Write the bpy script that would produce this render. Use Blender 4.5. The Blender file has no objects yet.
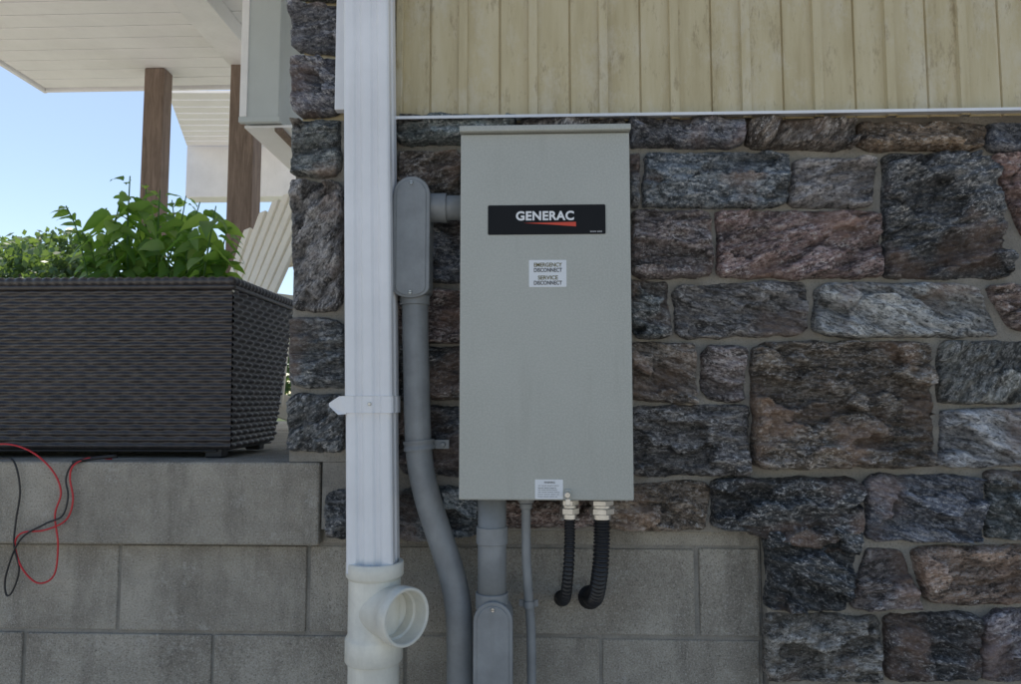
import bpy, bmesh, math, random
from mathutils import Vector, Matrix, Euler, noise
random.seed(7)
scene = bpy.context.scene
COL = scene.collection
# ---------------------------------------------------------------- camera
CAM = Vector((0, -1.75, 1.5)); F = 737.0; CU, CV = 510.5, 342.0
YAW = math.atan(27.5/F); PIT = math.atan(58/F)
ROT = Euler((math.pi/2+PIT, 0, YAW), 'XYZ')
RM = ROT.to_matrix()
cd = bpy.data.cameras.new("camera"); cd.sensor_width = 36; cd.lens = F/1021*36
cd.clip_start = 0.05; cd.clip_end = 2000
cam = bpy.data.objects.new("camera", cd); cam.location = CAM; cam.rotation_euler = ROT
COL.objects.link(cam); scene.camera = cam
def P(u, v, y):
    """survey measurement -> world point on the real vertical plane at depth y"""
    r = RM @ Vector(((u-CU)/F, (CV-v)/F, -1))
    return CAM + r*((y-CAM.y)/r.y)
def X(u, y, v=342): return P(u, v, y).x
def Z(v, y, u=510): return P(u, v, y).z

# ---------------------------------------------------------------- world / sun
SDIR = Vector((-0.6, 0.8, 0)).normalized(); EL = math.radians(54)
S = Vector((SDIR.x*math.cos(EL), SDIR.y*math.cos(EL), math.sin(EL)))
w = bpy.data.worlds.new("World"); scene.world = w; w.use_nodes = True
nt = w.node_tree; bg = nt.nodes["Background"]
sky = nt.nodes.new("ShaderNodeTexSky"); sky.sky_type = 'NISHITA'; sky.sun_disc = False
sky.sun_elevation = EL; sky.sun_rotation = math.atan2(SDIR.x, SDIR.y)
sky.air_density = 1.0; sky.dust_density = 0.5; sky.ozone_density = 1.0
nt.links.new(sky.outputs[0], bg.inputs[0]); bg.inputs[1].default_value = 0.15
ld = bpy.data.lights.new("sun", 'SUN'); ld.energy = 5.0; ld.angle = math.radians(0.5); ld.color = (1, .93, .82)
sun = bpy.data.objects.new("sun", ld); sun.rotation_euler = S.to_track_quat('Z', 'Y').to_euler(); sun.location = (0, 0, 10)
COL.objects.link(sun)
scene.view_settings.view_transform = 'Standard'; scene.view_settings.look = 'None'
scene.view_settings.exposure = 0; scene.view_settings.gamma = 1

# ---------------------------------------------------------------- material helpers
class M:
    def __init__(s, name):
        s.m = bpy.data.materials.new(name); s.m.use_nodes = True
        s.t = s.m.node_tree; s.b = s.t.nodes["Principled BSDF"]
        g = s.t.nodes.new("ShaderNodeNewGeometry"); s.pos = g.outputs["Position"]
    def n(s, typ, **k):
        x = s.t.nodes.new(typ)
        for a, b in k.items(): setattr(x, a, b)
        return x
    def l(s, a, b): s.t.links.new(a, b)
    def mapping(s, sc, vec=None):
        x = s.n("ShaderNodeMapping"); x.inputs["Scale"].default_value = sc
        s.l(vec or s.pos, x.inputs[0]); return x.outputs[0]
    def noise(s, scale, detail=4, rough=.6, vec=None, dist=0):
        x = s.n("ShaderNodeTexNoise"); x.inputs["Scale"].default_value = scale
        x.inputs["Detail"].default_value = min(detail, 4 if scale > 20 else 5); x.inputs["Roughness"].default_value = rough
        x.inputs["Distortion"].default_value = dist
        s.l(vec or s.pos, x.inputs["Vector"]); return x.outputs["Fac"]
    def ramp(s, fac, stops):
        x = s.n("ShaderNodeValToRGB"); e = x.color_ramp.elements
        while len(e) < len(stops): e.new(.5)
        for i, (p, c) in enumerate(stops):
            e[i].position = p
            if not hasattr(c, '__len__'): c = (c, c, c)
            e[i].color = (*c, 1)
        s.l(fac, x.inputs[0]); return x.outputs[0]
    def mix(s, fac, a, b, mode='MIX'):
        x = s.n("ShaderNodeMix", data_type='RGBA', blend_type=mode)
        for sock, v in ((x.inputs[0], fac), (x.inputs[6], a), (x.inputs[7], b)):
            if isinstance(v, (int, float)): sock.default_value = v if sock == x.inputs[0] else (v, v, v, 1)
            elif isinstance(v, tuple): sock.default_value = (*v, 1)
            else: s.l(v, sock)
        return x.outputs[2]
    def bump(s, h, strength, dist, prev=None):
        x = s.n("ShaderNodeBump"); x.inputs["Strength"].default_value = strength
        x.inputs["Distance"].default_value = dist; s.l(h, x.inputs["Height"])
        if prev: s.l(prev, x.inputs["Normal"])
        return x.outputs[0]
    def fin(s, col=None, rough=None, nrm=None, metal=None, spec=None):
        b = s.b
        if col is not None:
            if isinstance(col, tuple): b.inputs["Base Color"].default_value = (*col, 1)
            else: s.l(col, b.inputs["Base Color"])
        if rough is not None:
            if isinstance(rough, float): b.inputs["Roughness"].default_value = rough
            else: s.l(rough, b.inputs["Roughness"])
        if nrm: s.l(nrm, b.inputs["Normal"])
        if metal is not None: b.inputs["Metallic"].default_value = metal
        if spec is not None: b.inputs["Specular IOR Level"].default_value = spec
        return s.m

def painted(name, col, rough=.45, var=.12, bumpst=.05, vs=9, bs=300, spec=.5, dirt=(.5, .45, .36)):
    m = M(name)
    a = m.noise(vs, 5, .65)
    c = m.mix(m.ramp(a, [(.35, 0.), (.7, 1.)]), tuple(x*(1-var) for x in col), tuple(min(1, x*(1+var*.6)) for x in col))
    s = m.noise(3, 5, .7, m.mapping((9, 9, 1)))
    c = m.mix(m.ramp(s, [(.52, 0.), (.8, var*1.6)]), c, tuple(x*y for x, y in zip(col, dirt)))
    return m.fin(c, rough, m.bump(m.noise(bs, 2), bumpst*3, .0006) if bumpst else None, spec=spec)

def make_stone():
    m = M("split_stone")
    t = m.n("ShaderNodeAttribute", attribute_name="tint"); sd = m.n("ShaderNodeAttribute", attribute_name="seed")
    hg = m.n("ShaderNodeAttribute", attribute_name="hgt")
    v = sd.outputs["Vector"]            # coordinates turned to the stone's own bedding direction
    T = t.outputs["Color"]
    band = m.noise(9, 5, .72, m.mapping((1, 1, 4.0), v), 1.6)
    mid = m.noise(42, 4, .75, m.mapping((1, 1, 2.6), v), .6)
    c = m.mix(m.ramp(band, [(.40, 0.), (.60, 1.)]), m.mix(1.0, T, .36, 'MULTIPLY'), m.mix(1.0, T, 1.4, 'MULTIPLY'))
    c = m.mix(m.ramp(band, [(.60, 0.), (.70, .6)]), c, m.mix(.5, T, (.52, .48, .44)))
    c = m.mix(m.ramp(mid, [(.50, 0.), (.60, .75)]), c, m.mix(.4, m.mix(1.0, T, 2.3, 'MULTIPLY'), (.54, .52, .50)))
    fl = m.noise(95, 4, .8, m.mapping((1, 1, 1.8), v))
    c = m.mix(m.ramp(fl, [(.55, 0.), (.62, .95)]), c, m.mix(.65, T, (.84, .81, .78)))
    c = m.mix(m.ramp(fl, [(.38, .92), (.45, 0.)]), c, (.016, .017, .018))
    c = m.mix(m.ramp(m.noise(6, 3, .5, v), [(.52, 0.), (.64, .55)]), c, m.mix(.65, T, (.40, .235, .155)))
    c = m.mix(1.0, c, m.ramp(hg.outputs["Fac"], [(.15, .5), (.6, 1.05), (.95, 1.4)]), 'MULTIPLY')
    n = m.bump(mid, .9, .010)
    n = m.bump(m.noise(150, 4, .8, v), 1.0, .0045, n)
    return m.fin(c, .50, n, spec=.55)
MAT = {}
MAT['stone'] = make_stone()
def make_mortar():
    m = M("mortar")
    c = m.ramp(m.noise(7, 5, .7), [(.3, (.21, .195, .17)), (.7, (.40, .375, .33))])
    g = m.noise(230, 4, .7)
    c = m.mix(m.ramp(g, [(.52, 0.), (.66, .6)]), c, (.13, .125, .115))
    n = m.bump(m.noise(40, 4, .7), .6, .008); n = m.bump(g, .8, .002, n)
    return m.fin(c, .9, n, spec=.2)
MAT['mortar'] = make_mortar()
def make_block(name, lo, hi):
    m = M(name)
    c = m.ramp(m.noise(4.5, 5, .75), [(.32, lo), (.68, hi)])
    c = m.mix(m.ramp(m.noise(2.0, 5, .7, m.mapping((5, 5, 1))), [(.5, 0.), (.70, .6)]), c, tuple(x*.5 for x in lo))
    c = m.mix(m.ramp(m.noise(1.7, 4, .6), [(.50, 0.), (.66, .55)]), c, tuple(min(1, x*1.3) for x in hi))
    c = m.mix(m.ramp(m.noise(14, 5, .8), [(.58, 0.), (.66, .45)]), c, (.60, .57, .52))
    g = m.noise(250, 4, .85)
    c = m.mix(m.ramp(g, [(.55, 0.), (.64, .75)]), c, (.07, .066, .06))
    c = m.mix(m.ramp(g, [(.36, .65), (.45, 0.)]), c, (.70, .66, .60))
    vo = m.n("ShaderNodeTexVoronoi"); vo.inputs["Scale"].default_value = 110; m.l(m.pos, vo.inputs["Vector"])
    pit = m.ramp(vo.outputs["Distance"], [(.08, 0.), (.3, 1.)])
    n = m.bump(m.noise(30, 4, .7), .6, .008); n = m.bump(pit, .5, .0025, n); n = m.bump(g, 1.0, .0028, n)
    return m.fin(c, .92, n, spec=.2)
MAT['block'] = make_block("concrete_block", (.30, .27, .225), (.50, .46, .39))
MAT['cap'] = make_block("cast_concrete", (.29, .262, .218), (.47, .43, .36))
def make_siding():
    m = M("board_siding")
    st = m.noise(2.0, 5, .65, m.mapping((9, 9, 1)))
    c = m.ramp(st, [(.25, (.45, .36, .195)), (.5, (.58, .49, .295)), (.75, (.66, .57, .38))])
    c = m.mix(m.ramp(m.noise(9, 5, .78, m.mapping((1, 1, .6))), [(.50, 0.), (.66, .5)]), c, (.67, .61, .48))
    c = m.mix(m.ramp(m.noise(24, 4, .8, m.mapping((1.6, 1.6, .45))), [(.56, 0.), (.68, .6)]), c, (.32, .24, .135))
    n = m.bump(m.noise(60, 4, .7, m.mapping((1, 1, .3))), .3, .002)
    return m.fin(c, .5, n, spec=.45)
MAT['siding'] = make_siding()
MAT['white'] = painted("white_aluminium", (.86, .86, .87), .40, .07, .02, 5)
MAT['soffit'] = painted("white_soffit", (.85, .85, .86), .5, .05, .0, 4)
MAT['header'] = painted("grey_clad_header", (.52, .56, .56), .5, .06, .0, 4)
MAT['pvc'] = painted("cream_pvc", (.84, .81, .71), .35, .14, .02, 14)
MAT['pvcgrey'] = painted("grey_pvc", (.27, .282, .288), .42, .18, .03, 16)
def make_boxpaint():
    m = M("powder_coat")
    c = m.mix(m.ramp(m.noise(3, 5, .6), [(.3, 0.), (.7, 1.)]), (.39, .395, .35), (.45, .455, .41))
    g = m.noise(260, 3, .7)
    c = m.mix(m.ramp(g, [(.42, 0.), (.62, .45)]), c, (.56, .56, .51))
    c = m.mix(m.ramp(m.noise(2.5, 5, .7, m.mapping((8, 8, 1))), [(.55, 0.), (.75, .22)]), c, (.30, .29, .25))
    return m.fin(c, .40, m.bump(g, .3, .0009), spec=.5)
MAT['box'] = make_boxpaint()
MAT['blacklabel'] = painted("black_label", (.010, .010, .011), .45, .1, .0, spec=.2)
MAT['whitelabel'] = painted("white_label", (.80, .82, .84), .4, .05, .0)
MAT['print'] = painted("white_print", (.85, .85, .85), .4, .03, .0)
MAT['redprint'] = painted("red_print", (.70, .07, .03), .4, .03, .0)
MAT['ink'] = painted("dark_ink", (.03, .03, .03), .5, .03, .0)
MAT['ink2'] = painted("olive_ink", (.14, .115, .02), .5, .03, .0)
m = M("zinc_steel"); MAT['steel'] = m.fin(m.ramp(m.noise(60, 4), [(.3, (.50, .49, .46)), (.7, (.72, .70, .66))]), .33, m.bump(m.noise(200, 3), .1, .0005), metal=.85)
MAT['rubber'] = painted("black_rubber", (.018, .018, .02), .42, .2, .0, 30)
MAT['redwire'] = painted("red_wire", (.60, .02, .03), .35, .1, .0, 30)
def make_wicker():
    m = M("wicker"); a = m.noise(40, 4, .7)
    c = m.ramp(a, [(.3, (.022, .018, .018)), (.7, (.065, .054, .050))])
    return m.fin(c, .33, m.bump(m.noise(200, 3, .6, m.mapping((.3, 1, 1.5))), .4, .001), spec=.65)
MAT['wicker'] = make_wicker()
def make_wood(name, lo, hi):
    m = M(name); a = m.noise(7, 5, .7, m.mapping((6, 6, .6)), .8)
    return m.fin(m.ramp(a, [(.3, lo), (.7, hi)]), .75, m.bump(a, .4, .003))
MAT['post'] = make_wood("stained_wood", (.12, .085, .065), (.27, .20, .16))
MAT['chair'] = painted("cream_painted_wood", (.86, .79, .66), .5, .06, .0, 6)
MAT['soil'] = make_wood("soil", (.02, .014, .01), (.06, .04, .03))
MAT['shingle'] = make_wood("shingles", (.06, .06, .065), (.12, .12, .12))
MAT['glassy'] = painted("dark_interior", (.03, .03, .028), .8, .1, .0)
def make_leaf(name, lo, hi, tr):
    m = M(name); at = m.n("ShaderNodeAttribute", attribute_name="tint")
    c = m.mix(at.outputs["Fac"], lo, hi)
    m.fin(c, .36, None, spec=.55)
    t = m.n("ShaderNodeBsdfTranslucent"); m.l(m.mix(1.0, c, (1.7, 1.8, .7), 'MULTIPLY'), t.inputs[0])
    mx = m.n("ShaderNodeMixShader"); mx.inputs[0].default_value = tr
    o = m.t.nodes["Material Output"]; m.l(m.b.outputs[0], mx.inputs[1]); m.l(t.outputs[0], mx.inputs[2]); m.l(mx.outputs[0], o.inputs[0])
    return m.m
MAT['leaf'] = make_leaf("leaf", (.10, .21, .05), (.36, .50, .17), .45)
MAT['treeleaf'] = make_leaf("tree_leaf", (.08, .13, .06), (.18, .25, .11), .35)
def make_ground():
    m = M("ground_bounce_grass"); a = m.noise(.6, 5, .7); b = m.noise(40, 4, .8)
    c = m.ramp(a, [(.35, (.56, .515, .44)), (.6, (.66, .61, .53))])  # unseen ground in front, made pale and warm to bounce light onto the wall
    g = m.ramp(b, [(.3, (.04, .07, .02)), (.7, (.10, .15, .05))])
    sp = m.n("ShaderNodeSeparateXYZ"); m.l(m.pos, sp.inputs[0])
    ms = m.n("ShaderNodeMapRange"); ms.inputs[1].default_value = 4; ms.inputs[2].default_value = 6; m.l(sp.outputs[1], ms.inputs[0])
    c = m.mix(ms.outputs[0], c, g)
    c = m.mix(m.ramp(b, [(.4, .35), (.6, 0.)]), c, (.25, .23, .19))
    return m.fin(c, .95, m.bump(b, .6, .02), spec=.1)
MAT['ground'] = make_ground()

# ---------------------------------------------------------------- geometry helpers
def empty(name, loc=(0, 0, 0)):
    o = bpy.data.objects.new(name, None); o.empty_display_size = .1; o.location = loc; COL.objects.link(o); return o
def obj(name, verts, faces, mat, parent=None, smooth=False):
    me = bpy.data.meshes.new(name); me.from_pydata([tuple(v) for v in verts], [], faces); me.update()
    if isinstance(mat, str): mat = MAT[mat]
    me.materials.append(mat)
    if smooth: me.polygons.foreach_set("use_smooth", [True]*len(me.polygons))
    o = bpy.data.objects.new(name, me); COL.objects.link(o)
    if parent: o.parent = parent
    return o
def bev(o, wd, seg=2):
    b = o.modifiers.new("bevel", 'BEVEL'); b.width = wd; b.segments = seg; b.limit_method = 'ANGLE'; b.angle_limit = math.radians(35); return o
BF = [(0, 1, 3, 2), (4, 6, 7, 5), (0, 4, 5, 1), (2, 3, 7, 6), (0, 2, 6, 4), (1, 5, 7, 3)]
def box(name, x0, x1, y0, y1, z0, z1, mat, parent=None, b=0.0):
    v = [(x, y, z) for x in (x0, x1) for y in (y0, y1) for z in (z0, z1)]
    o = obj(name, v, BF, mat, parent)
    if b: bev(o, b)
    return o
def beam(name, a, b_, wx, wy, mat, parent=None, bv=.004, up=Vector((0, 0, 1))):
    a = Vector(a); b_ = Vector(b_); d = (b_-a).normalized()
    if abs(d.dot(up)) > .95: up = Vector((0, 1, 0))
    s = d.cross(up).normalized(); t = s.cross(d)
    v = []
    for p in (a, b_):
        for i, j in ((-1, -1), (1, -1), (1, 1), (-1, 1)): v.append(p+s*i*wx/2+t*j*wy/2)
    o = obj(name, v, [(0, 1, 2, 3), (7, 6, 5, 4), (0, 4, 5, 1), (1, 5, 6, 2), (2, 6, 7, 3), (3, 7, 4, 0)], mat, parent)
    return bev(o, bv)
def catmull(pts, n):
    pts = [Vector(p) for p in pts]; q = [pts[0]*2-pts[1]]+pts+[pts[-1]*2-pts[-2]]; out = []
    for i in range(1, len(q)-2):
        for k in range(n):
            t = k/n; a, b, c, d = q[i-1:i+3]
            out.append(.5*((2*b)+(c-a)*t+(2*a-5*b+4*c-d)*t*t+(3*b-a-3*c+d)*t**3))
    out.append(pts[-1]); return out
def tube(name, path, r, mat, parent=None, seg=16, cap=True, rf=None):
    n = len(path); V = []; Fc = []; prev = None
    for i, p in enumerate(path):
        d = (path[min(i+1, n-1)]-path[max(i-1, 0)]).normalized()
        if prev is None:
            s = d.orthogonal().normalized()
        else:
            s = (prev-d*prev.dot(d)).normalized()
        prev = s; t = d.cross(s); rr = rf(i, n) if rf else r
        for k in range(seg):
            a = 2*math.pi*k/seg; V.append(p+(s*math.cos(a)+t*math.sin(a))*rr)
    for i in range(n-1):
        for k in range(seg):
            k2 = (k+1) % seg; Fc.append((i*seg+k, i*seg+k2, (i+1)*seg+k2, (i+1)*seg+k))
    if cap: Fc.append(tuple(range(seg-1, -1, -1))); Fc.append(tuple((n-1)*seg+k for k in range(seg)))
    return obj(name, V, Fc, mat, parent, True)
def lathe(name, o, d, prof, mat, parent=None, seg=32, smooth=True):
    o = Vector(o); d = Vector(d).normalized(); s = d.orthogonal().normalized(); t = d.cross(s); V = []; Fc = []
    for r, h in prof:
        for k in range(seg):
            a = 2*math.pi*k/seg; V.append(o+d*h+(s*math.cos(a)+t*math.sin(a))*max(r, 1e-5))
    for i in range(len(prof)-1):
        for k in range(seg):
            k2 = (k+1) % seg; Fc.append((i*seg+k, i*seg+k2, (i+1)*seg+k2, (i+1)*seg+k))
    ob = obj(name, V, Fc, mat, parent, smooth)
    if smooth:
        e = ob.modifiers.new("es", 'EDGE_SPLIT'); e.split_angle = math.radians(40)
    return ob
def prism(name, pts2, y0, y1, mat, parent=None, b=0.0, seg=2):
    n = len(pts2); V = [(x, y0, z) for x, z in pts2]+[(x, y1, z) for x, z in pts2]
    Fc = [tuple(range(n)), tuple(range(2*n-1, n-1, -1))]+[(i, i+n, (i+1) % n+n, (i+1) % n) for i in range(n)]
    o = obj(name, V, Fc, mat, parent)
    if b: bev(o, b, seg)
    return o
def textmesh(name, s, x0, x1, z0, z1, y, mat, parent, off=0.0):
    c = bpy.data.curves.new(name, 'FONT'); c.body = s; c.size = 1; c.offset = off; c.align_x = 'CENTER'; c.space_character = 1.06 if off > .03 else 1
    t = bpy.data.objects.new(name+"_t", c); COL.objects.link(t)
    bpy.context.view_layer.update()
    me = bpy.data.meshes.new_from_object(t.evaluated_get(bpy.context.evaluated_depsgraph_get()))
    bpy.data.objects.remove(t)
    xs = [v.co.x for v in me.vertices]; ys = [v.co.y for v in me.vertices]
    a, b, c0, d = min(xs), max(xs), min(ys), max(ys)
    for v in me.vertices:
        v.co = Vector((x0+(v.co.x-a)/(b-a)*(x1-x0), y, z0+(v.co.y-c0)/(d-c0)*(z1-z0)))
    me.materials.clear(); me.materials.append(MAT[mat])
    o = bpy.data.objects.new(name, me); COL.objects.link(o); o.parent = parent; return o

# ================================================================ GROUND
obj("ground", [(-400, -400, 0), (400, -400, 0), (400, 400, 0), (-400, 400, 0)], [(0, 1, 2, 3)], 'ground')

# ================================================================ HOUSE
house = empty("stone_house")
xc = X(292, 0)            # house corner
zs = Z(119, -.03, 700)    # underside of siding
zst = Z(531, 0, 560)      # lower edge of stone above foundation
x765 = X(767, 0, 600)
zfl = Z(462, -.01, 150)   # porch floor
HT = 3.72
box("mortar_wall", xc, 3.6, 0, .15, zfl+.001, zs+.02, 'mortar', house)
box("mortar_wall_band", X(322, 0, 500), 3.6, 0.0, .15, zst, zfl, 'mortar', house)
box("mortar_wall_lower", x765, 3.6, 0.001, .15, 0, zst-.001, 'mortar', house)
box("house_volume", xc+.03, 3.6, .16, 7, 0, HT, 'soffit', house)
box("upper_wall", xc+.01, 3.6, .012, .158, zs+.021, HT, 'siding', house)

# stones
SV = []; SF = []; ST = []; SS = []; SH = []
def sm(a): a = max(0, min(1, a)); return a*a*(3-2*a)
def stone(q, tint, proud=.028, res=.0040, world=False, rough=1.5):
    seed = Vector((random.uniform(-50, 50), random.uniform(-50, 50), random.uniform(-50, 50)))
    ang = random.uniform(-.35, .35) if random.random() < .8 else random.uniform(.6, 1.0)
    ca, sa = math.cos(ang), math.sin(ang)
    if world: c = [Vector((p[0], 0, p[1])) for p in q]
    else: c = [P(u, v, -.02) for u, v in q]       # TL TR BR BL
    ctr = (c[0]+c[1]+c[2]+c[3])/4
    wd = ((c[1]-c[0]).length+(c[2]-c[3]).length)/2; ht = ((c[3]-c[0]).length+(c[2]-c[1]).length)/2
    c = [p+Vector((math.copysign(.0038, (p-ctr).x), 0, math.copysign(.0038, (p-ctr).z))) for p in c]
    nx = max(6, int(wd/res)); nz = max(6, int(ht/res)); base = len(SV)
    tx = random.uniform(-.06, .06); tz = random.uniform(-.08, .14)
    tv = [random.uniform(.84, 1.16)*t for t in tint]
    g = sum(tv)/3/(sum(tint)/3); tv = [a*.5+b*g*.5 for a, b in zip(tv, tint)]
    k_ = random.uniform(.85, 1.25); tv = [a*k_ for a in tv]
    cr = [random.uniform(.002, .014) for _ in range(4)]
    for j in range(nz+1):
        t = j/nz
        for i in range(nx+1):
            s = i/nx
            a = s*2-1; b = t*2-1
            rr_ = cr[(0 if a < 0 else 1)+(0 if b < 0 else 2)]
            a2 = a*(1-rr_/wd*2*abs(b)**(14)); b2 = b*(1-rr_/ht*2*abs(a)**(14))
            s2 = (a2+1)/2; t2 = (b2+1)/2
            p = (c[0]*(1-s2)+c[1]*s2)*(1-t2)+(c[3]*(1-s2)+c[2]*s2)*t2
            e = min(s*wd, (1-s)*wd, t*ht, (1-t)*ht)
            q3 = Vector((p.x, 0, p.z))
            r3_ = Vector((p.x*ca+p.z*sa, 0, -p.x*sa+p.z*ca))
            wob = noise.noise_vector(q3*22+seed)*.0060+noise.noise_vector(q3*100+seed)*.0030
            kk = 1-sm(e/.02)
            p = p+Vector((wob.x, 0, wob.z))*kk
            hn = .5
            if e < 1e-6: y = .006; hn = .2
            else:
                wp = r3_+noise.noise_vector(q3*14+seed)*.022+noise.noise_vector(q3*50+seed)*.006
                vx = Vector((wp.x*8, 0, wp.z*19))+seed
                d, pts = noise.voronoi(vx)
                cp = pts[0]; hr = noise.cell_vector(cp*3.7)
                dl = vx-cp
                fac = (hr.x-.5)*.017+dl.x*(hr.y-.5)*.026+dl.z*(hr.z-.5)*.026
                fr = noise.fractal(Vector((r3_.x*22, 0, r3_.z*44))+seed, .6, 2.1, 5)*.0060
                rg = abs(noise.noise(Vector((r3_.x*10, 3, r3_.z*40))+seed))*.012
                hh_ = (fac+fr-rg)*rough
                h = proud+hh_+tx*(s-.5)*wd+tz*(t-.5)*ht
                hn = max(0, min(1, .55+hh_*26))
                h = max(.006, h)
                y = .004-(h+.004)*min(1, (.5+.5*sm(e/.008)))
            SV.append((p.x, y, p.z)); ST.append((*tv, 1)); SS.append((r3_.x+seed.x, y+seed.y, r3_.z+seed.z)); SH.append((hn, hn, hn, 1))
    for j in range(nz):
        for i in range(nx):
            k = base+j*(nx+1)+i; SF.append((k, k+nx+1, k+nx+2, k+1))
def R(u0, v0, u1, v1, col, j=4, **k):
    r = lambda: random.uniform(-j, j)*.6
    stone([(u0+r(), v0+r()), (u1+r(), v0+r()), (u1+r(), v1+r()), (u0+r(), v1+r())], C[col], **k)
C = dict(blue=(.135, .148, .160), dark=(.072, .078, .080), grey=(.20, .202, .20), lite=(.35, .335, .32), brown=(.225, .165, .130),
         pink=(.31, .215, .18), mixd=(.185, .165, .155), rust=(.29, .19, .14))
# right field
R(646, 154, 788, 206, 'blue')
stone([(797, 158), (878, 157), (874, 206), (788, 206)], C['lite'])
stone([(886, 153), (984, 152), (1016, 277), (886, 277)], C['dark'], proud=.038, rough=2.2)
stone([(992, 152), (1060, 152), (1062, 276), (1024, 226)], C['pink'])
stone([(629, 152), (640, 152), (640, 204), (629, 204)], C['grey'])
R(632, 210, 712, 276, 'mixd'); R(720, 210, 881, 276, 'pink')
R(632, 282, 671, 337, 'blue'); R(677, 282, 808, 336, 'grey')
stone([(818, 283), (974, 283), (1006, 336), (816, 336)], C['lite'])
stone([(986, 284), (1070, 284), (1070, 333), (1018, 331)], C['pink'])
R(632, 344, 695, 401, 'brown'); R(701, 344, 746, 400, 'mixd')
R(753, 342, 935, 470, 'brown', proud=.038, rough=2.2); R(941, 341, 1075, 403, 'grey')
R(633, 406, 748, 475, 'mixd'); R(944, 410, 1075, 466, 'lite')
stone([(606, 484), (714, 482), (705, 530), (606, 530)], C['brown'])
stone([(714, 480), (863, 478), (862, 560), (712, 526)], C['dark'], proud=.034, rough=2.)
stone([(768, 520), (863, 530), (848, 612), (769, 612)], C['dark'], proud=.036, rough=2.)
R(868, 475, 985, 541, 'blue'); R(990, 474, 1080, 540, 'blue')
stone([(870, 551), (905, 551), (922, 608), (851, 610)], C['mixd'])
stone([(912, 549), (1080, 546), (1080, 603), (930, 606)], C['rust'])
R(768, 619, 883, 682, 'mixd'); R(889, 615, 982, 682, 'dark')
stone([(990, 612), (1080, 610), (1080, 682), (980, 682)], C['grey'])
# between downspout and cabinet, behind the cabinet
R(397, 153, 462, 194, 'brown'); R(400, 202, 520, 281, 'blue'); R(398, 289, 500, 341, 'brown')
R(398, 348, 470, 400, 'dark'); R(398, 407, 500, 478, 'blue'); R(398, 488, 478, 539, 'blue'); R(484, 500, 600, 529, 'brown')
R(469, 153, 622, 194, 'grey', res=.008); R(527, 202, 626, 281, 'brown', res=.008); R(508, 289, 626, 341, 'grey', res=.008); R(478, 348, 626, 400, 'brown', res=.008); R(508, 407, 626, 478, 'mixd', res=.008)
# corner
R(290, -60, 338, -4, 'blue'); R(291, 2, 339, 49, 'grey'); R(290, 55, 339, 112, 'blue'); R(291, 119, 341, 175, 'grey'); R(291, 182, 342, 311, 'grey')
R(289, 319, 345, 386, 'grey'); R(289, 393, 345, 450, 'blue'); R(323, 494, 347, 539, 'blue')
for v0, v1 in ((2, 50), (56, 110), (117, 176), (183, 245), (252, 312), (319, 386), (393, 452), (492, 538)):
    R(350, v0, 392, v1, random.choice(['grey', 'brown', 'blue']), res=.008)
# sill course
for u0, u1, c in ((397, 515, 'blue'), (520, 626, 'mixd'), (629, 743, 'blue'), (747, 855, 'brown'), (859, 984, 'rust'), (988, 1090, 'blue')):
    z0 = 119+(u0-640)*.013
    stone([(u0, z0), (u1, z0+1.5), (u1-1, z0+27), (u0+1, z0+26)], C[c], proud=.05)
# stonework carried on to the right and below the photographed part
def fill(x0, x1, z0, z1):
    z = z0
    while z < z1-.05:
        h = min(random.choice([.11, .14, .16, .2]), z1-z)
        if z1-z-h < .07: h = z1-z
        x = x0
        while x < x1-.02:
            wd = min(random.uniform(.15, .38), x1-x)
            if x1-x-wd < .08: wd = x1-x
            stone([(x+.010, z+h-.010), (x+wd-.010, z+h-.010), (x+wd-.010, z+.010), (x+.010, z+.010)], C[random.choice(list(C))], world=True, res=.012)
            x += wd
        z += h
fill(X(1092, 0), 3.5, 0.02, zs-.06)
fill(x765+.01, X(1084, 0), .02, Z(690, 0, 900))
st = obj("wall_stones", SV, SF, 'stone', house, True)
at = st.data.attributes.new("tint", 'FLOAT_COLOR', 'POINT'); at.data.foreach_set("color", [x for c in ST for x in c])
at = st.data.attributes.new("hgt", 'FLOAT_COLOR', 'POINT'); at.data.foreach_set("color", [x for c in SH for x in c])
at = st.data.attributes.new("seed", 'FLOAT_VECTOR', 'POINT'); at.data.foreach_set("vector", [x for c in SS for x in c])

# siding
xs0 = X(400, -.02, 60); pitch = X(690, -.02, 60)-X(619, -.02, 60)
prof = []; x = xs0
while x < 3.5:
    prof += [(x, 0), (x+pitch*.42, 0), (x+pitch*.428, .005), (x+pitch*.442, .005), (x+pitch*.452, -.001), (x+pitch*.84, 0), (x+pitch*.85, -.012), (x+pitch*.97, -.012), (x+pitch*.98, 0)]
    x += pitch
V = []; Fc = []
zt = HT-.02; zb = zs+.004
for x, y in prof: V += [(x, y-.012, zb), (x, y-.012, zt)]
for i in range(len(prof)-1): Fc.append((2*i, 2*i+2, 2*i+3, 2*i+1))
obj("siding_panels", V, Fc, 'siding', house)
box("siding_edge_trim", X(395, -.04, 60), X(402, -.04, 60), -.034, .01, zb, zt, 'siding', house, .002)
f = obj("sill_flashing", [(X(396, 0), -.004, zs+.012), (3.5, -.004, zs+.012), (3.5, -.072, zs+.001), (X(396, 0), -.072, zs+.001), (3.5, -.0725, zs-.006), (X(396, 0), -.0725, zs-.006)],
        [(0, 3, 2, 1), (3, 5, 4, 2)], 'white', house)
so = f.modifiers.new("s", 'SOLIDIFY'); so.thickness = .0015
box("corner_trim", X(337, -.03, 60), X(350, -.03, 60), -.045, -.02, Z(112, -.03, 340), HT, 'white', house, .002)

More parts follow.
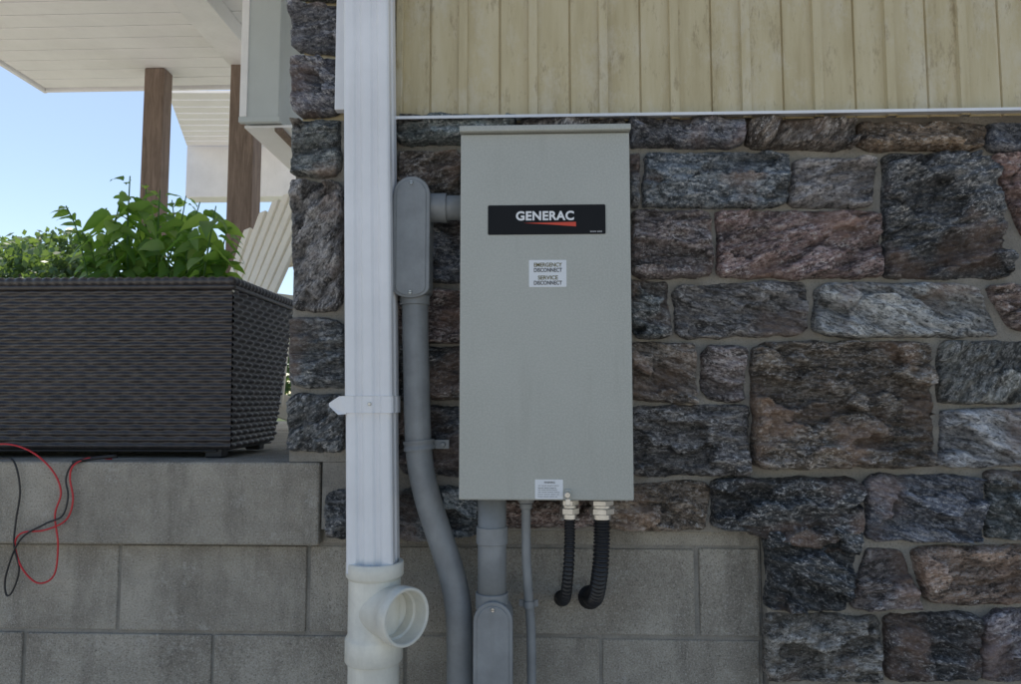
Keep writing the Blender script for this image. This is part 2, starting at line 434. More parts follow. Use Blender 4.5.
# foundation blocks
yb = .035
box("foundation_mortar", -3.6, x765-.002, yb+.004, yb+.2, 0, zst-.004, 'mortar', house)
zj1 = Z(544, yb, 300); zj2 = Z(632, yb, 200); ph = zj1-zj2; pw = X(308, yb, 590)-X(119, yb, 590)
def course(ztop, xj, h):
    k = -8
    while True:
        x0 = xj+k*pw; x1 = x0+pw; k += 1
        if x0 > x765: break
        x1 = min(x1, x765-.004); x0 = max(x0, -3.6)
        if x1-x0 < .03: continue
        r = random.uniform(-.003, .0015)
        a_, b_, c_, d_ = [random.uniform(.003, .006) for _ in range(4)]
        box("foundation_block", x0+a_, x1-b_, yb+r, yb+.19, ztop-h+c_, ztop-d_, 'block', house, .003)
zt0 = zj1
for i in range(7):
    h = ph if zt0-ph > 0 else zt0
    if h < .03: break
    course(zt0, X(119, yb, 590) if i % 2 == 0 else X(24, yb, 660), h); zt0 -= ph
box("foundation_top_course", X(322, yb, 500)+.003, x765-.004, yb+.001, yb+.19, zj1+.003, zst-.006, 'block', house, .002)

# ================================================================ PORCH
porch = empty("porch")
box("porch_wall_cap", -3.6, X(320, 0, 500), -.008, .26, zj1+.004, zfl, 'cap', porch, .006)
box("porch_floor_slab", -3.6, xc-.005, .262, 3.5, 1.15, zfl-.004, 'cap', porch, .004)
box("porch_back_foundation", -3.58, xc-.01, 3.2, 3.48, 0, 1.149, 'block', porch)
box("porch_side_foundation", -3.58, -3.3, .24, 3.19, 0, 1.149, 'block', porch)
yd = lambda d: d-1.75
zce = Z(86, yd(5.0), 200)
n = 26; y0 = -.4; y1 = yd(5.0); xl = X(46, y1, 85)
for i in range(n):
    a = y0+(y1-y0)*i/n; b = y0+(y1-y0)*(i+1)/n-.008
    box("ceiling_board", xl, xc-.02, a, b, zce, zce+.02, 'soffit', porch, .004)
box("roof_deck", xl-.02, xc-.02, y0-.02, y1+.02, zce+.021, zce+.16, 'soffit', porch)
box("fascia_side", xl-.045, xl-.021, y0-.02, y1+.05, zce-.015, zce+.18, 'white', porch, .003)
box("fascia_back", xl-.02, xc-.02, y1+.022, y1+.046, zce-.012, zce+.18, 'white', porch, .003)
box("roof_shingles", xl-.09, xc-.02, y0-.06, y1+.09, zce+.185, zce+.21, 'shingle', porch)
zb_ = Z(75, yd(4.6), 240); xb = X(238, yd(4.6), 75)
box("boxed_beam", xb, xb+.2, y0, yd(4.6), zb_, zce-.002, 'white', porch, .004)
dh = 3.4
xb0, xb1 = X(243, yd(dh), 60), X(280, yd(dh), 60); zbb = Z(121, yd(dh), 262)
box("clad_header", xb0, xb1, yd(dh), yd(4.15), zbb, zce-.004, 'header', porch, .006)
box("header_trim", xb0-.010, xb1+.010, yd(dh)-.012, yd(dh)+.02, zbb-.008, zbb+.018, 'header', porch, .003)
box("header_side_trim", xb0-.008, xb0+.028, yd(dh)-.008, yd(dh)+.02, zbb+.02, zce-.006, 'white', porch, .003)
box("header_soffit", xb0+.004, xb1+.10, yd(dh)+.03, yd(4.2), zbb-.022, zbb-.009, 'soffit', porch, .002)
box("header_wood_strip", xb1-.03, xb1+.01, yd(dh)+.03, yd(4.25), zbb-.040, zbb-.0225, 'post', porch, .003)
A = P(168, 93, yd(5.1)); B = P(300, 93, yd(5.1)); Cc = P(300, 146, yd(6.6)); D = P(187, 146, yd(6.6))
nb = 9
for i in range(nb):
    t0 = i/nb; t1 = (i+1)/nb-.012
    q = [A.lerp(D, t0), B.lerp(Cc, t0), B.lerp(Cc, t1), A.lerp(D, t1)]
    o = obj("wing_ceiling_board", [tuple(v) for v in q]+[(v.x, v.y, v.z+.02) for v in q], [(0, 1, 2, 3), (7, 6, 5, 4), (0, 4, 5, 1), (1, 5, 6, 2), (2, 6, 7, 3), (3, 7, 4, 0)], 'soffit', porch)
box("wing_beam", D.x, Cc.x+.3, yd(6.6), yd(6.8), Z(197, yd(6.6), 210), D.z+.1, 'white', porch, .005)
def post(u0, u1, d, ztop, dep):
    p = empty("wooden_post"); y = yd(d); x0, x1 = X(u0, y, 180), X(u1, y, 180)
    box("post_shaft", x0, x1, y, y+dep, zfl+.03, ztop, 'post', p, .008)
    box("post_base", x0-.02, x1+.02, y-.02, y+dep+.02, zfl, zfl+.03, 'steel', p, .003)
post(140, 160, 4.7, zce-.001, .12); post(227, 252, 4.45, zce-.002, .15)

# ================================================================ TRANSFER SWITCH CABINET
cab = empty("electrical_cabinet")
yf = -.20
cx0 = (X(460, yf, 130)+X(459.5, yf, 500))/2; cx1 = (X(629.5, yf, 130)+X(634, yf, 500))/2
cz1 = Z(126, yf, 545); cz0 = Z(500.5, yf, 545)
box("cabinet_body", cx0+.003, cx1-.003, yf+.012, -.035, cz0+.004, cz1-.004, 'box', cab, .004)
box("cabinet_door", cx0, cx1, yf, yf+.014, cz0, cz1-.016, 'box', cab, .0035)
o = obj("rain_hood", [(cx0-.002, yf-.012, cz1-.014), (cx1+.002, yf-.012, cz1-.014), (cx1+.002, yf-.012, cz1-.001), (cx0-.002, yf-.012, cz1-.001),
                      (cx0-.002, -.03, cz1-.014), (cx1+.002, -.03, cz1-.014), (cx1+.002, -.03, cz1+.008), (cx0-.002, -.03, cz1+.008)],
        [(0, 1, 2, 3), (7, 6, 5, 4), (0, 4, 5, 1), (1, 5, 6, 2), (2, 6, 7, 3), (3, 7, 4, 0)], 'box', cab); bev(o, .002)
box("mounting_bracket", cx0+.05, cx1-.05, -.036, .0, cz0+.06, cz1-.06, 'steel', cab)
def rc(x0, x1, z0, z1, r, n=5):
    pts = []
    for cx, cz, a0 in ((x1-r, z1-r, 0), (x0+r, z1-r, 90), (x0+r, z0+r, 180), (x1-r, z0+r, 270)):
        for i in range(n+1):
            a = math.radians(a0+90*i/n); pts.append((cx+r*math.cos(a), cz+r*math.sin(a)))
    return pts
def lab(name, u0, v0, u1, v1, mat, y0=.001, r=.002):
    um, vm = (u0+u1)/2, (v0+v1)/2
    return prism(name, rc(X(u0, yf, vm), X(u1, yf, vm), Z(v1, yf, um), Z(v0, yf, um), r), yf-y0, yf+.001, mat, cab)
def labt(name, s, u0, v0, u1, v1, mat, off=0, dy=.0014):
    um, vm = (u0+u1)/2, (v0+v1)/2
    return textmesh(name, s, X(u0, yf, vm), X(u1, yf, vm), Z(v1, yf, um), Z(v0, yf, um), yf-dy, mat, cab, off)
lab("brand_plate", 488, 205, 605.5, 234.5, 'blacklabel', .0012, .003)
labt("brand_lettering", "GENERAC", 516, 211.2, 574, 220.6, 'print', .035, .0017)
zz = lambda v: Z(v, yf, 545)
obj("brand_swoosh", [(X(524, yf, 224), yf-.0017, zz(223)), (X(576, yf, 224), yf-.0017, zz(222.3)), (X(576, yf, 224), yf-.0017, zz(226.8)), (X(548, yf, 224), yf-.0017, zz(224.6))], [(0, 3, 2, 1)], 'redprint', cab)
labt("brand_fine_print", "www ooo", 590, 231, 602, 232.2, 'print', 0, .0017)
lab("disconnect_label", 529, 260, 566.5, 287, 'whitelabel', .0006)
for s, a, b, c, d, mt in (("EMERGENCY", 534, 262.8, 562, 266.9, 'ink2'), ("DISCONNECT", 534, 268, 562, 272.1, 'ink'), ("SERVICE", 538, 275.6, 558, 279.7, 'ink2'), ("DISCONNECT", 534, 280.8, 562, 284.9, 'ink')):
    labt("label_text", s, a, b, c, d, mt, .022, .0010)
lab("warning_label", 535, 479.5, 563, 499, 'whitelabel', .0006, .001)
labt("label_text", "WARNING", 544, 481.3, 555, 483.4, 'ink', .01, .001)
for i in range(6):
    labt("label_text", random.choice(["lorem ipsum dolor sit", "electric shock hazard a", "can cause severe injury"]), 538, 485+i*2.2, 560-random.random()*4, 486.3+i*2.2, 'ink', .01, .001)
hx = X(567.5, yf-.01, 495); hz = Z(495, yf-.01, 567)
prism("hasp_plate", rc(hx-.006, hx+.008, hz-.012, hz+.011, .003), yf-.004, yf, 'box', cab, .001)
lathe("hasp_bolt", (hx, yf-.014, hz), (0, 1, 0), [(0, 0), (.0055, 0), (.007, .003), (.007, .010)], 'steel', cab, 12)
prism("hasp_tongue", rc(hx-.004, hx+.006, hz-.022, hz-.008, .003), yf-.008, yf-.004, 'steel', cab, .001)

# ================================================================ CONDUITS
def ring(name, c, r, h, parent, mat='pvcgrey', d=(0, 0, -1)):
    return lathe(name, c, d, [(0, 0), (r-.0015, 0), (r, .0015), (r, h-.0015), (r-.0015, h), (0, h)], mat, parent, 32)
cy = -.075
lc = empty("electrical_conduit")
sc = 737/(1.75+cy)
rr = 13.2/sc
pts = [P(415, 296, cy), P(415.5, 340, cy), P(416.5, 380, cy), P(417.5, 425, cy), P(420, 462, cy), P(428, 500, cy), P(441, 540, cy), P(452, 575, cy), P(458.5, 610, cy), P(460, 650, cy), P(460, 700, cy), P(460, 800, cy)]
tube("conduit_pipe", catmull(pts, 6), rr, 'pvcgrey', lc, 28)
def conduit_body(par, u, v0, v1, w_, yc, depth, screws=True):
    def stad(k):
        x = X(u, yc-depth/2, (v0+v1)/2); zt_ = Z(v0, yc-depth/2, u); zb2 = Z(v1, yc-depth/2, u); r = w_/2*k
        pts = []
        for cz, a0 in ((zt_-w_/2, 0), (zb2+w_/2*.55, 180)):
            for i in range(13):
                a = math.radians(a0+180*i/12); pts.append((x+r*math.cos(a), cz+r*math.sin(a)*(1 if a0 == 0 else .55)))
        return pts, x, zt_, zb2
    pts, x, zt_, zb2 = stad(.96)
    prism("fitting_body", pts, yc-depth/2, yc+depth/2, 'pvcgrey', par, .004, 3)
    pts, *_ = stad(1.0)
    prism("fitting_cover", pts, yc-depth/2-.007, yc-depth/2-.0005, 'pvcgrey', par, .0025, 3)
    pts, *_ = stad(.80)
    prism("fitting_cover_raised", pts, yc-depth/2-.0095, yc-depth/2-.0065, 'pvcgrey', par, .0015, 2)
    for zc in (zt_-.016, zb2+.012):
        lathe("cover_screw", (x, yc-depth/2-.0125, zc), (0, 1, 0), [(0, 0), (.0035, 0), (.0045, .0015), (.0045, .004)], 'steel', par, 14)
        box("screw_slot", x-.0035, x+.0035, yc-depth/2-.0128, yc-depth/2-.0118, zc-.0009, zc+.0009, 'ink', par)
wl = 38/(737/(1.75+cy-.04))
conduit_body(lc, 411.5, 177, 298, wl, cy, .07)
ring("fitting_hub", P(415, 296, cy), rr+.004, .022, lc)
zr = Z(208, cy, 440)
xr0 = X(420, cy, 208)
lathe("fitting_side_hub", (xr0, cy, zr), (1, 0, 0), [(rr+.004, 0), (rr+.004, X(447, cy, 208)-xr0), (rr, X(447, cy, 208)-xr0)], 'pvcgrey', lc)
tube("conduit_nipple", [Vector((xr0, cy, zr)), Vector((cx0+.02, cy, zr))], rr-.001, 'pvcgrey', lc, 28)
pc = P(419, 445, cy); zc = pc.z; xcx = pc.x
lathe("strap_band", (xcx-.001, cy, zc+.011), (.09, 0, -1), [(rr-.002, 0), (rr+.0055, 0), (rr+.0055, .006), (rr+.004, .008), (rr+.004, .014), (rr+.0055, .016), (rr+.0055, .022), (rr-.002, .022)], 'pvcgrey', lc)
box("strap_ear", xcx+rr, xcx+rr+.036, cy+.02, cy+.026, zc-.010, zc+.011, 'pvcgrey', lc, .001)
box("strap_standoff", xcx+rr, xcx+rr+.03, cy+.026, -.005, zc-.008, zc+.008, 'steel', lc)
lathe("strap_screw", (xcx+rr+.022, cy+.012, zc), (0, 1, 0), [(0, 0), (.005, 0), (.006, .003), (.006, .008)], 'pvcgrey', lc, 6, False)
mc = empty("electrical_conduit")
y2 = -.11; s2 = 737/(1.75+y2); r2 = 14/s2
xm = X(492, y2, 560)
tube("conduit_pipe", [Vector((xm, y2, cz0+.01)), Vector((xm, y2, Z(606, y2, 492)))], r2, 'pvcgrey', mc, 28)
ring("conduit_coupling", (xm, y2, Z(526, y2, 492)), r2+.0035, 17/s2, mc)
ring("conduit_locknut", (xm, y2, cz0+.001), r2+.004, .008, mc)
conduit_body(mc, 493, 601, 716, 38.5/(737/(1.75+y2-.04)), y2, .075)
ring("fitting_hub", (xm, y2, Z(592, y2, 492)), r2+.0045, .035, mc)
tube("conduit_pipe_lower", [Vector((xm, y2, Z(700, y2, 492))), Vector((xm, y2, .1))], r2, 'pvcgrey', mc, 24)
tc = empty("electrical_conduit")
r3 = 4.6/s2
pts = [P(526, 500, y2), P(526, 530, y2), P(526.5, 560, y2), P(528.5, 595, y2+.02), P(531, 630, y2+.035), P(531.5, 690, y2+.035), P(531.5, 800, y2+.035)]
tube("conduit_pipe", catmull(pts, 6), r3, 'pvcgrey', tc, 18)
ring("conduit_connector", (pts[0].x, y2, cz0+.001), r3*1.75, .018, tc)
ring("conduit_locknut", (pts[0].x, y2, cz0-.018), r3*1.35, .012, tc)
lathe("strap_band", P(529, 601, y2+.022), (0, 0, -1), [(r3, 0), (r3+.002, 0), (r3+.002, .014), (r3, .014)], 'pvcgrey', tc)
box("strap_ear", X(529, y2+.02, 605)-.022, X(529, y2+.02, 605)+.02, y2+.03, y2+.033, Z(608, y2+.02, 529), Z(601, y2+.02, 529), 'pvcgrey', tc, .001)
box("strap_standoff", X(529, y2+.02, 605)-.004, X(529, y2+.02, 605)+.004, y2+.034, yb, Z(607, y2+.02, 529), Z(602, y2+.02, 529), 'pvcgrey', tc)
def flex(u, r, ub, vb, gs):
    e = empty("flexible_cable"); y = -.12; x = X(u, y, 510)
    z = cz0
    hexp = lambda nm, r_, a, h: lathe(nm, (x, y, z-a), (0, 0, -1), [(0, 0), (r_*.92, 0), (r_, .0015), (r_, h-.0015), (r_*.92, h), (0, h)], 'steel', e, 6, False)
    rd = lambda nm, r_, a, h: lathe(nm, (x, y, z-a), (0, 0, -1), [(0, 0), (r_, 0), (r_, h), (0, h)], 'steel', e, 24)
    rd("gland_thread", gs*.72, -.002, .012); hexp("gland_nut", gs, .008, .012)
    rd("gland_body", gs*.82, .020, .005); hexp("gland_cap", gs*1.05, .025, .014); rd("gland_ferrule", gs*.8, .039, .010)
    p0 = Vector((x, y, z-.045)); pe = P(ub, vb, yb)
    path = catmull([p0, p0+Vector((0, 0, -.05)), Vector((x*.75+pe.x*.25, y+.005, p0.z*.45+pe.z*.55)), Vector((x*.35+pe.x*.65, y*.72+yb*.28, pe.z+.032)), pe+Vector((0, -.05, .010)), pe+Vector((0, .02, 0))], 60)
    tube("corrugated_sleeve", path, r, 'rubber', e, 20, True, lambda i, n: r*(1+.11*math.sin(i*math.pi*2/8)))
    lathe("wall_sealant", pe+Vector((0, .002, 0)), (0, -1, 0), [(r*1.9, 0), (r*1.6, .006), (r*1.05, .012), (r*.9, .016)], 'rubber', e, 20)
flex(569.5, 5.2/455, 562, 598, .0205); flex(601.5, 7.6/455, 590, 597, .0265)

# ================================================================ DOWNSPOUT
ds = empty("downspout")
def ds_loop(xa, xb_, y0, y1):
    wd = xb_-xa; P2 = []
    fl = [(0.0, 0.006), (.04, .001), (.08, 0), (.22, 0), (.27, .007), (.36, .007), (.41, 0), (.59, 0), (.64, .007), (.73, .007), (.78, 0), (.92, 0), (.96, .001), (1, .006)]
    for a, b in fl: P2.append((xa+a*wd, y0+b))
    P2 += [(xb_, y0+.03), (xb_-.004, y0+.036), (xb_-.004, y0+.046), (xb_, y0+.052), (xb_, y1-.004), (xb_-.004, y1), (xa+.004, y1), (xa, y1-.004), (xa, y0+.052), (xa+.004, y0+.046), (xa+.004, y0+.036), (xa, y0+.03)]
    return P2
dy0, dy1 = -.155, -.065
def ds_seg(name, va, vb, grow=0, y_off=0):
    V = []; n = None
    for v in (va, vb):
        t = v/565
        ua, ub = 343+1.5*t, 388+5.0*t
        z = P(370, v, dy0).z; L = ds_loop(P(ua, v, dy0).x-grow, P(ub, v, dy0).x+grow, dy0-y_off, dy1+y_off*.5); n = len(L)
        V += [(x, y, z) for x, y in L]
    Fc = [(i, (i+1) % n, n+(i+1) % n, n+i) for i in range(n)]+[tuple(range(n)), tuple(range(2*n-1, n-1, -1))]
    o = obj(name, V, Fc, 'white', ds); bev(o, .0012, 2); return o
ds_seg("downspout_pipe", 398, -520); ds_seg("downspout_pipe_lower", 574, 397, -.0015, -.0012)
ds_seg("downspout_strap", 413, 396, .003, .003)
zc = P(345, 405, dy0).z; xa = P(344.7, 405, dy0).x
obj("strap_clip", [(xa+.004, dy0-.002, zc+.02), (xa-.012, dy0-.002, zc+.019), (xa-.036, dy0+.004, zc+.004), (xa-.036, dy0+.004, zc-.002), (xa-.014, dy0-.002, zc-.021), (xa+.004, dy0-.002, zc-.02),
                   (xa+.004, dy0+.002, zc+.02), (xa-.012, dy0+.002, zc+.019), (xa-.036, dy0+.006, zc+.004), (xa-.036, dy0+.006, zc-.002), (xa-.014, dy0+.002, zc-.021), (xa+.004, dy0+.002, zc-.02)],
    [(0, 1, 2, 3, 4, 5), (11, 10, 9, 8, 7, 6)]+[(i, i+6, (i+1) % 6+6, (i+1) % 6) for i in range(6)], 'white', ds)
lathe("strap_screw", (P(370, 404, dy0).x, dy0-.008, P(370, 404, dy0).z), (0, 1, 0), [(0, 0), (.003, 0), (.0042, .002), (.0042, .006)], 'steel', ds, 10)

# ================================================================ DRAIN TEE
dt = empty("drain_pipe_tee")
ty = -.115; ts = 737/(1.75+ty); xt = X(374.5, ty, 600); zT = lambda v: Z(v, ty-.05, 375)
R1 = 28/ts; Rp = 25.5/ts
lathe("socket_rim", (xt, ty, zT(566)), (0, 0, -1), [(Rp-.004, .05), (Rp-.003, 0), (R1-.001, 0), (R1+.0005, .002), (R1+.0005, .028), (R1-.001, .031), (Rp, .036), (Rp, zT(566)-zT(640)), (R1-.002, zT(566)-zT(643)), (R1, zT(566)-zT(645)), (R1, zT(566)-zT(667)), (R1-.002, zT(566)-zT(668.5)), (Rp-.003, zT(566)-zT(668.5))], 'pvc', dt, 48)
lathe("drain_pipe", (xt, ty, zT(666)), (0, 0, -1), [(Rp-.0015, 0), (Rp-.0015, 1.0)], 'pvc', dt, 48)
bd = Vector((.76, -.65, 0)).normalized(); bo = Vector((xt, ty, zT(614)))
rb = .056; L = .112
lathe("branch_socket", bo, bd, [(rb-.002, 0.0), (rb-.002, L-.036), (rb+.003, L-.030), (rb+.0045, L-.028), (rb+.0045, L-.002), (rb+.003, L), (rb-.001, L), (rb-.003, L-.002), (rb-.0045, L-.035), (rb-.009, L-.038), (rb-.009, .02)], 'pvc', dt, 48)
lathe("branch_far_wall", bo, bd, [(rb-.0095, .052), (rb*.6, .040), (0, .034)], 'pvc', dt, 32)

# ================================================================ WICKER PLANTER
pl = empty("wicker_planter")
py0, py1 = .10, .55
xR1 = X(235, py0, 285); xR0 = X(231, py0, 445); zP1 = Z(284, py0, 150); zP0 = Z(449, py0, 200); LEN = 1.02
xL1 = xR1-LEN; xL0 = xR0-LEN+.03
xRb = xR0-.035; pyb = .50
WV = []; WF = []
def weave(bl, br, tr, tl, nrm, rowh=.0150, cw=.030, res=.0045):
    bl, br, tr, tl = map(Vector, (bl, br, tr, tl)); wd = (tr-tl).length; ht = (tl-bl).length
    nx = int(wd/res); rows = int(ht/rowh); sub = 4; nz = rows*sub; b0 = len(WV)
    for j in range(nz+1):
        t = j/nz; row = min(j//sub, rows-1)
        for i in range(nx+1):
            s = i/nx; p = (bl*(1-s)+br*s)*(1-t)+(tl*(1-s)+tr*s)*t
            prof_ = abs(math.sin(math.pi*(j/sub)))**.6
            wv = math.sin(math.pi*s*wd/cw+math.pi*row)
            jit = noise.noise(Vector((p.x*30, p.y*30, row*1.7)))*.0016
            h = prof_*(.0042+.0040*wv+jit)-(1-prof_)*.004
            WV.append(p+nrm*h)
    for j in range(nz):
        for i in range(nx):
            k = b0+j*(nx+1)+i; WF.append((k, k+1, k+nx+2, k+nx+1))
weave((xL0, py0, zP0), (xR0, py0, zP0), (xR1, py0-.012, zP1), (xL1, py0-.012, zP1), Vector((0, -1, 0)))
weave((xR0, py0, zP0), (xRb, pyb, zP0), (xR1, py1+.012, zP1), (xR1, py0-.012, zP1), Vector((1, 0, 0)))
weave((xL0, pyb, zP0), (xL0, py0, zP0), (xL1, py0-.012, zP1), (xL1, py1+.012, zP1), Vector((-1, 0, 0)), res=.008)
weave((xRb, pyb, zP0), (xL0, pyb, zP0), (xL1, py1+.012, zP1), (xR1, py1+.012, zP1), Vector((0, 1, 0)), res=.008)
obj("woven_sides", WV, WF, 'wicker', pl, True)
box("planter_liner", xL0+.012, xRb-.008, py0+.012, pyb-.012, zP0-.002, zP1-.03, 'glassy', pl)
rim = []
c4 = [Vector((xL1, py0-.014, zP1+.004)), Vector((xR1, py0-.014, zP1+.004)), Vector((xR1, py1+.014, zP1+.004)), Vector((xL1, py1+.014, zP1+.004)), Vector((xL1, py0-.014, zP1+.004))]
for i in range(4):
    L_ = (c4[i+1]-c4[i]).length; n = int(L_/.004)
    rim += [c4[i].lerp(c4[i+1], k/n) for k in range(n)]
rim.append(c4[4])
tube("woven_rim", rim, .012, 'wicker', pl, 12, True, lambda i, n: .0115+.0016*math.sin(i*1.05))
tube("woven_rim_inner", [p+Vector((0, 0, -.014)) for p in rim], .008, 'wicker', pl, 10)
for i, (x, y) in enumerate(((xR0-.05, py0+.03), (xRb-.04, pyb-.05), (xL0+.05, py0+.03), (xL0+.05, pyb-.05))):
    box("foot_%d" % i, x-.022, x+.022, y-.018, y+.022, zfl, zP0+.002, 'rubber', pl, .004)
box("base_frame", xL0+.005, xRb-.004, py0+.006, pyb-.006, zP0-.008, zP0-.0025, 'rubber', pl, .002)
box("soil", xL0+.014, xR0-.014, py0+.013, py1-.013, zP1-.029, zP1-.02, 'soil', pl)

# ================================================================ PLANT
plant = empty("potted_plant")
LV = []; LF = []; LT = []
def leaf(base, d, L, wd, droop, VV, FF, TT, tv):
    d = d.normalized(); up = Vector((0, 0, 1)); s = d.cross(up)
    s = s.normalized() if s.length > .05 else Vector((1, 0, 0)); nn = s.cross(d)
    tw = random.uniform(-1.0, 1.0); s, nn = s*math.cos(tw)+nn*math.sin(tw), nn*math.cos(tw)-s*math.sin(tw)
    b0 = len(VV); st_ = [(0, .04), (.12, .55), (.32, 1), (.55, .92), (.78, .55), (.92, .22), (1, .02)]
    for t, k in st_:
        c = base+d*L*t+Vector((0, 0, -1))*droop*L*t*t+nn*.04*L*math.sin(t*9)
        for q in (-1, 0, 1): VV.append(c+s*q*wd*.5*k+nn*abs(q)*wd*.16*k); TT.append(tv+(.15 if q == 0 else 0))
    for i in range(len(st_)-1):
        for q in (0, 1):
            a = b0+i*3+q; FF.append((a, a+1, a+4, a+3))
sx0, sx1 = X(98, .3, 270), X(228, .3, 270)
tips = [(106, 200), (122, 184), (130, 168), (146, 176), (160, 182), (172, 192), (186, 188), (200, 194), (216, 198), (228, 218), (108, 226), (135, 210), (156, 218), (180, 224), (206, 228), (230, 248), (98, 232), (116, 248), (168, 246), (192, 254)]
for k, (tu, tv_) in enumerate(tips):
    by = random.uniform(.22, .42)
    tip = P(tu, tv_+8, by); b = Vector((tip.x*.8+((sx0+sx1)/2)*.2, by, zP1-.03))
    pth = catmull([b, b.lerp(tip, .5)+Vector((random.uniform(-.02, .02), random.uniform(-.02, .02), .01)), tip], 6)
    tube("stem", pth, .003, 'leaf', plant, 6, True, lambda i, n: .0035*(1-.6*i/n))
    nl = int(8+(tip.z-b.z)*46)
    for i in range(nl):
        t = .12+.88*(i/nl); p = pth[min(int(t*12), 12)]
        az = i*2.4+random.random(); el = random.uniform(-.4, .4)+(.5 if t > .9 else 0)
        d = Vector((math.cos(az)*math.cos(el), math.sin(az)*math.cos(el), math.sin(el)))
        Lf = random.uniform(.052, .090)*(1 if t < .88 else .65)
        off = d*random.uniform(.006, .024)
        leaf(p+off, d, Lf, Lf*random.uniform(.48, .64), random.uniform(.3, 1.0), LV, LF, LT, random.random()**1.3*.85)
for k in range(3):
    b = Vector((sx0+.05, .2+.05*k, zP1-.02)); tip = P((66, 82, 88)[k], (206, 232, 262)[k], .2)
    pth = catmull([b, b.lerp(tip, .6)+Vector((0, 0, .03)), tip], 8); tube("stem", pth, .002, 'leaf', plant, 6)
    for i in range(10):
        p = pth[6+i]; az = random.uniform(1.5, 4.8)
        leaf(p, Vector((math.cos(az), math.sin(az), random.uniform(-.3, .5))), random.uniform(.035, .05), .024, .5, LV, LF, LT, random.random()*.8)
lf = obj("leaves", LV, LF, 'leaf', plant, True)
a_ = lf.data.attributes.new("tint", 'FLOAT_COLOR', 'POINT'); a_.data.foreach_set("color", [x for t in LT for x in (t, t, t, 1)])

# ================================================================ ADIRONDACK CHAIR
ch = empty("adirondack_chair")
def chair_parts():
    parts = []
    for i in range(7):
        t = (i-3)/3; x0 = t*.17; x1 = t*.27
        top = 1.20-.15*t*t; zb3 = .30; yb3 = .18
        ytop = yb3+(top-zb3)*.38
        parts.append(("back_slat_%d" % (i+1), (x0, yb3, zb3), (x1, ytop, top), .060, .02))
    parts.append(("back_rail_upper", (-.27, .47, .84), (.27, .47, .84), .02, .07))
    parts.append(("back_rail_lower", (-.25, .25, .36), (.25, .25, .36), .02, .07))
    for i in range(6):
        y = -.30+i*.085; parts.append(("seat_slat_%d" % (i+1), (-.26, y, .37-(i*.018)), (.26, y, .37-(i*.018)), .075, .02))
    for sx in (-1, 1):
        parts.append(("side_rail", (sx*.25, -.34, .35), (sx*.25, .55, .06), .024, .11))
        parts.append(("front_leg", (sx*.285, -.30, 0), (sx*.285, -.30, .60), .1, .024))
        parts.append(("armrest", (sx*.32, -.38, .615), (sx*.30, .40, .615), .13, .022))
        parts.append(("rear_support", (sx*.275, .30, 0.12), (sx*.275, .34, .605), .08, .022))
    return parts
ang = math.radians(-38); cpos = Vector((-1.60, 1.50, zfl-.004)); rz = Matrix.Rotation(ang, 3, 'Z')
for nm, a, b, wx, wy in chair_parts():
    beam(nm, cpos+rz @ Vector(a), cpos+rz @ Vector(b), wx, wy, 'chair', ch, .004, rz @ Vector((0, -.9, .4)) if 'back_slat' in nm else Vector((0, 0, 1)))

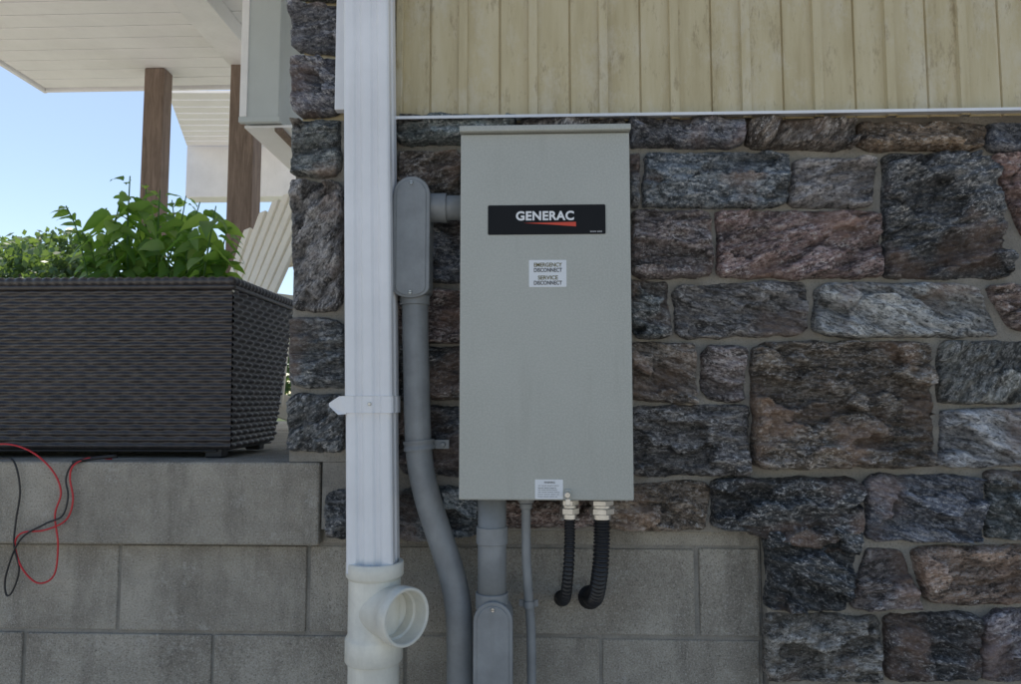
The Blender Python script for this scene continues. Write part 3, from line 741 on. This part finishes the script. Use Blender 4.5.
# ================================================================ TEST LEADS
rw = empty("red_cable"); bw = empty("black_cable")
def over(pts): return [P(u, v, y) for u, v, y in pts]
tube("wire", catmull(over([(-30, 452, -.02), (2, 444, -.022), (30, 451, -.022), (52, 470, -.02), (61, 492, -.018), (55, 515, -.02), (58, 545, -.02), (54, 575, -.018), (38, 583, -.018), (22, 568, -.02), (15, 545, -.02), (22, 533, -.022), (45, 530, -.026), (66, 520, -.024), (73, 500, -.02), (70, 478, -.02), (74, 465, -.02), (90, 458, .0), (112, 459, .03)]), 10), .0021, 'redwire', rw, 8)
tube("wire", catmull(over([(-30, 458, -.02), (0, 458, -.02), (14, 462, -.021), (20, 490, -.018), (16, 520, -.018), (14, 545, -.022), (19, 570, -.02), (12, 592, -.018), (6, 594, -.02), (6, 575, -.02), (20, 540, -.027), (45, 524, -.028), (62, 516, -.027), (68, 497, -.022), (66, 478, -.02), (74, 463, -.018), (92, 459, .0), (118, 457, .03)]), 10), .0022, 'rubber', bw, 8)
pp = over([(72, 463, -.02), (88, 459, .0), (116, 456, .02)])
tube("probe_handle", catmull(pp, 6), .0045, 'rubber', bw, 10)

# ================================================================ DISTANT TREES
TV = []; TF = []; TT = []
tr = empty("distant_trees")
def crown(c, rx, rz_, n):
    lobes = [(Vector((random.uniform(-.7, .7)*rx, random.uniform(-.7, .7)*rx, random.uniform(-.6, .75)*rz_)), random.uniform(.22, .42)) for _ in range(18)]
    for _ in range(n):
        lo, k = random.choice(lobes)
        d = Vector((random.gauss(0, 1), random.gauss(0, 1), random.gauss(0, 1))).normalized()*random.uniform(.5, 1.15)*k
        p = c+lo+Vector((d.x*rx, d.y*rx, d.z*rz_)); s = random.uniform(.09, .20)
        a = Vector((random.gauss(0, 1), random.gauss(0, 1), random.gauss(0, 1))).normalized()*s; b = a.orthogonal().normalized()*s*.6
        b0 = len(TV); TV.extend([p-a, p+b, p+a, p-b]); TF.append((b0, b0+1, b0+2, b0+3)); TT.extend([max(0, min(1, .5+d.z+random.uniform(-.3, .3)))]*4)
for u, vt, d, rx in ((-90, 225, 27, 3.2), (-10, 232, 26, 2.1), (30, 228, 30, 1.9), (68, 250, 26, 1.4), (110, 285, 30, 2.0), (180, 300, 33, 2.5), (250, 310, 33, 2.6), (320, 305, 35, 3)):
    y = yd(d); top = P(u, vt, y); rzz = rx*.95; c = Vector((top.x, y, top.z-rzz))
    crown(c, rx, rzz, 1500)
    tube("trunk", [Vector((c.x, y, 0)), Vector((c.x+.1, y, c.z*.5)), c], .2, 'post', tr, 8, True, lambda i, n: .25-.05*i)
    for q in range(4):
        az = q*1.6; tube("limb", [c-Vector((0, 0, rzz*.6)), c+Vector((math.cos(az)*rx*.6, math.sin(az)*rx*.6, rzz*.2))], .07, 'post', tr, 6)
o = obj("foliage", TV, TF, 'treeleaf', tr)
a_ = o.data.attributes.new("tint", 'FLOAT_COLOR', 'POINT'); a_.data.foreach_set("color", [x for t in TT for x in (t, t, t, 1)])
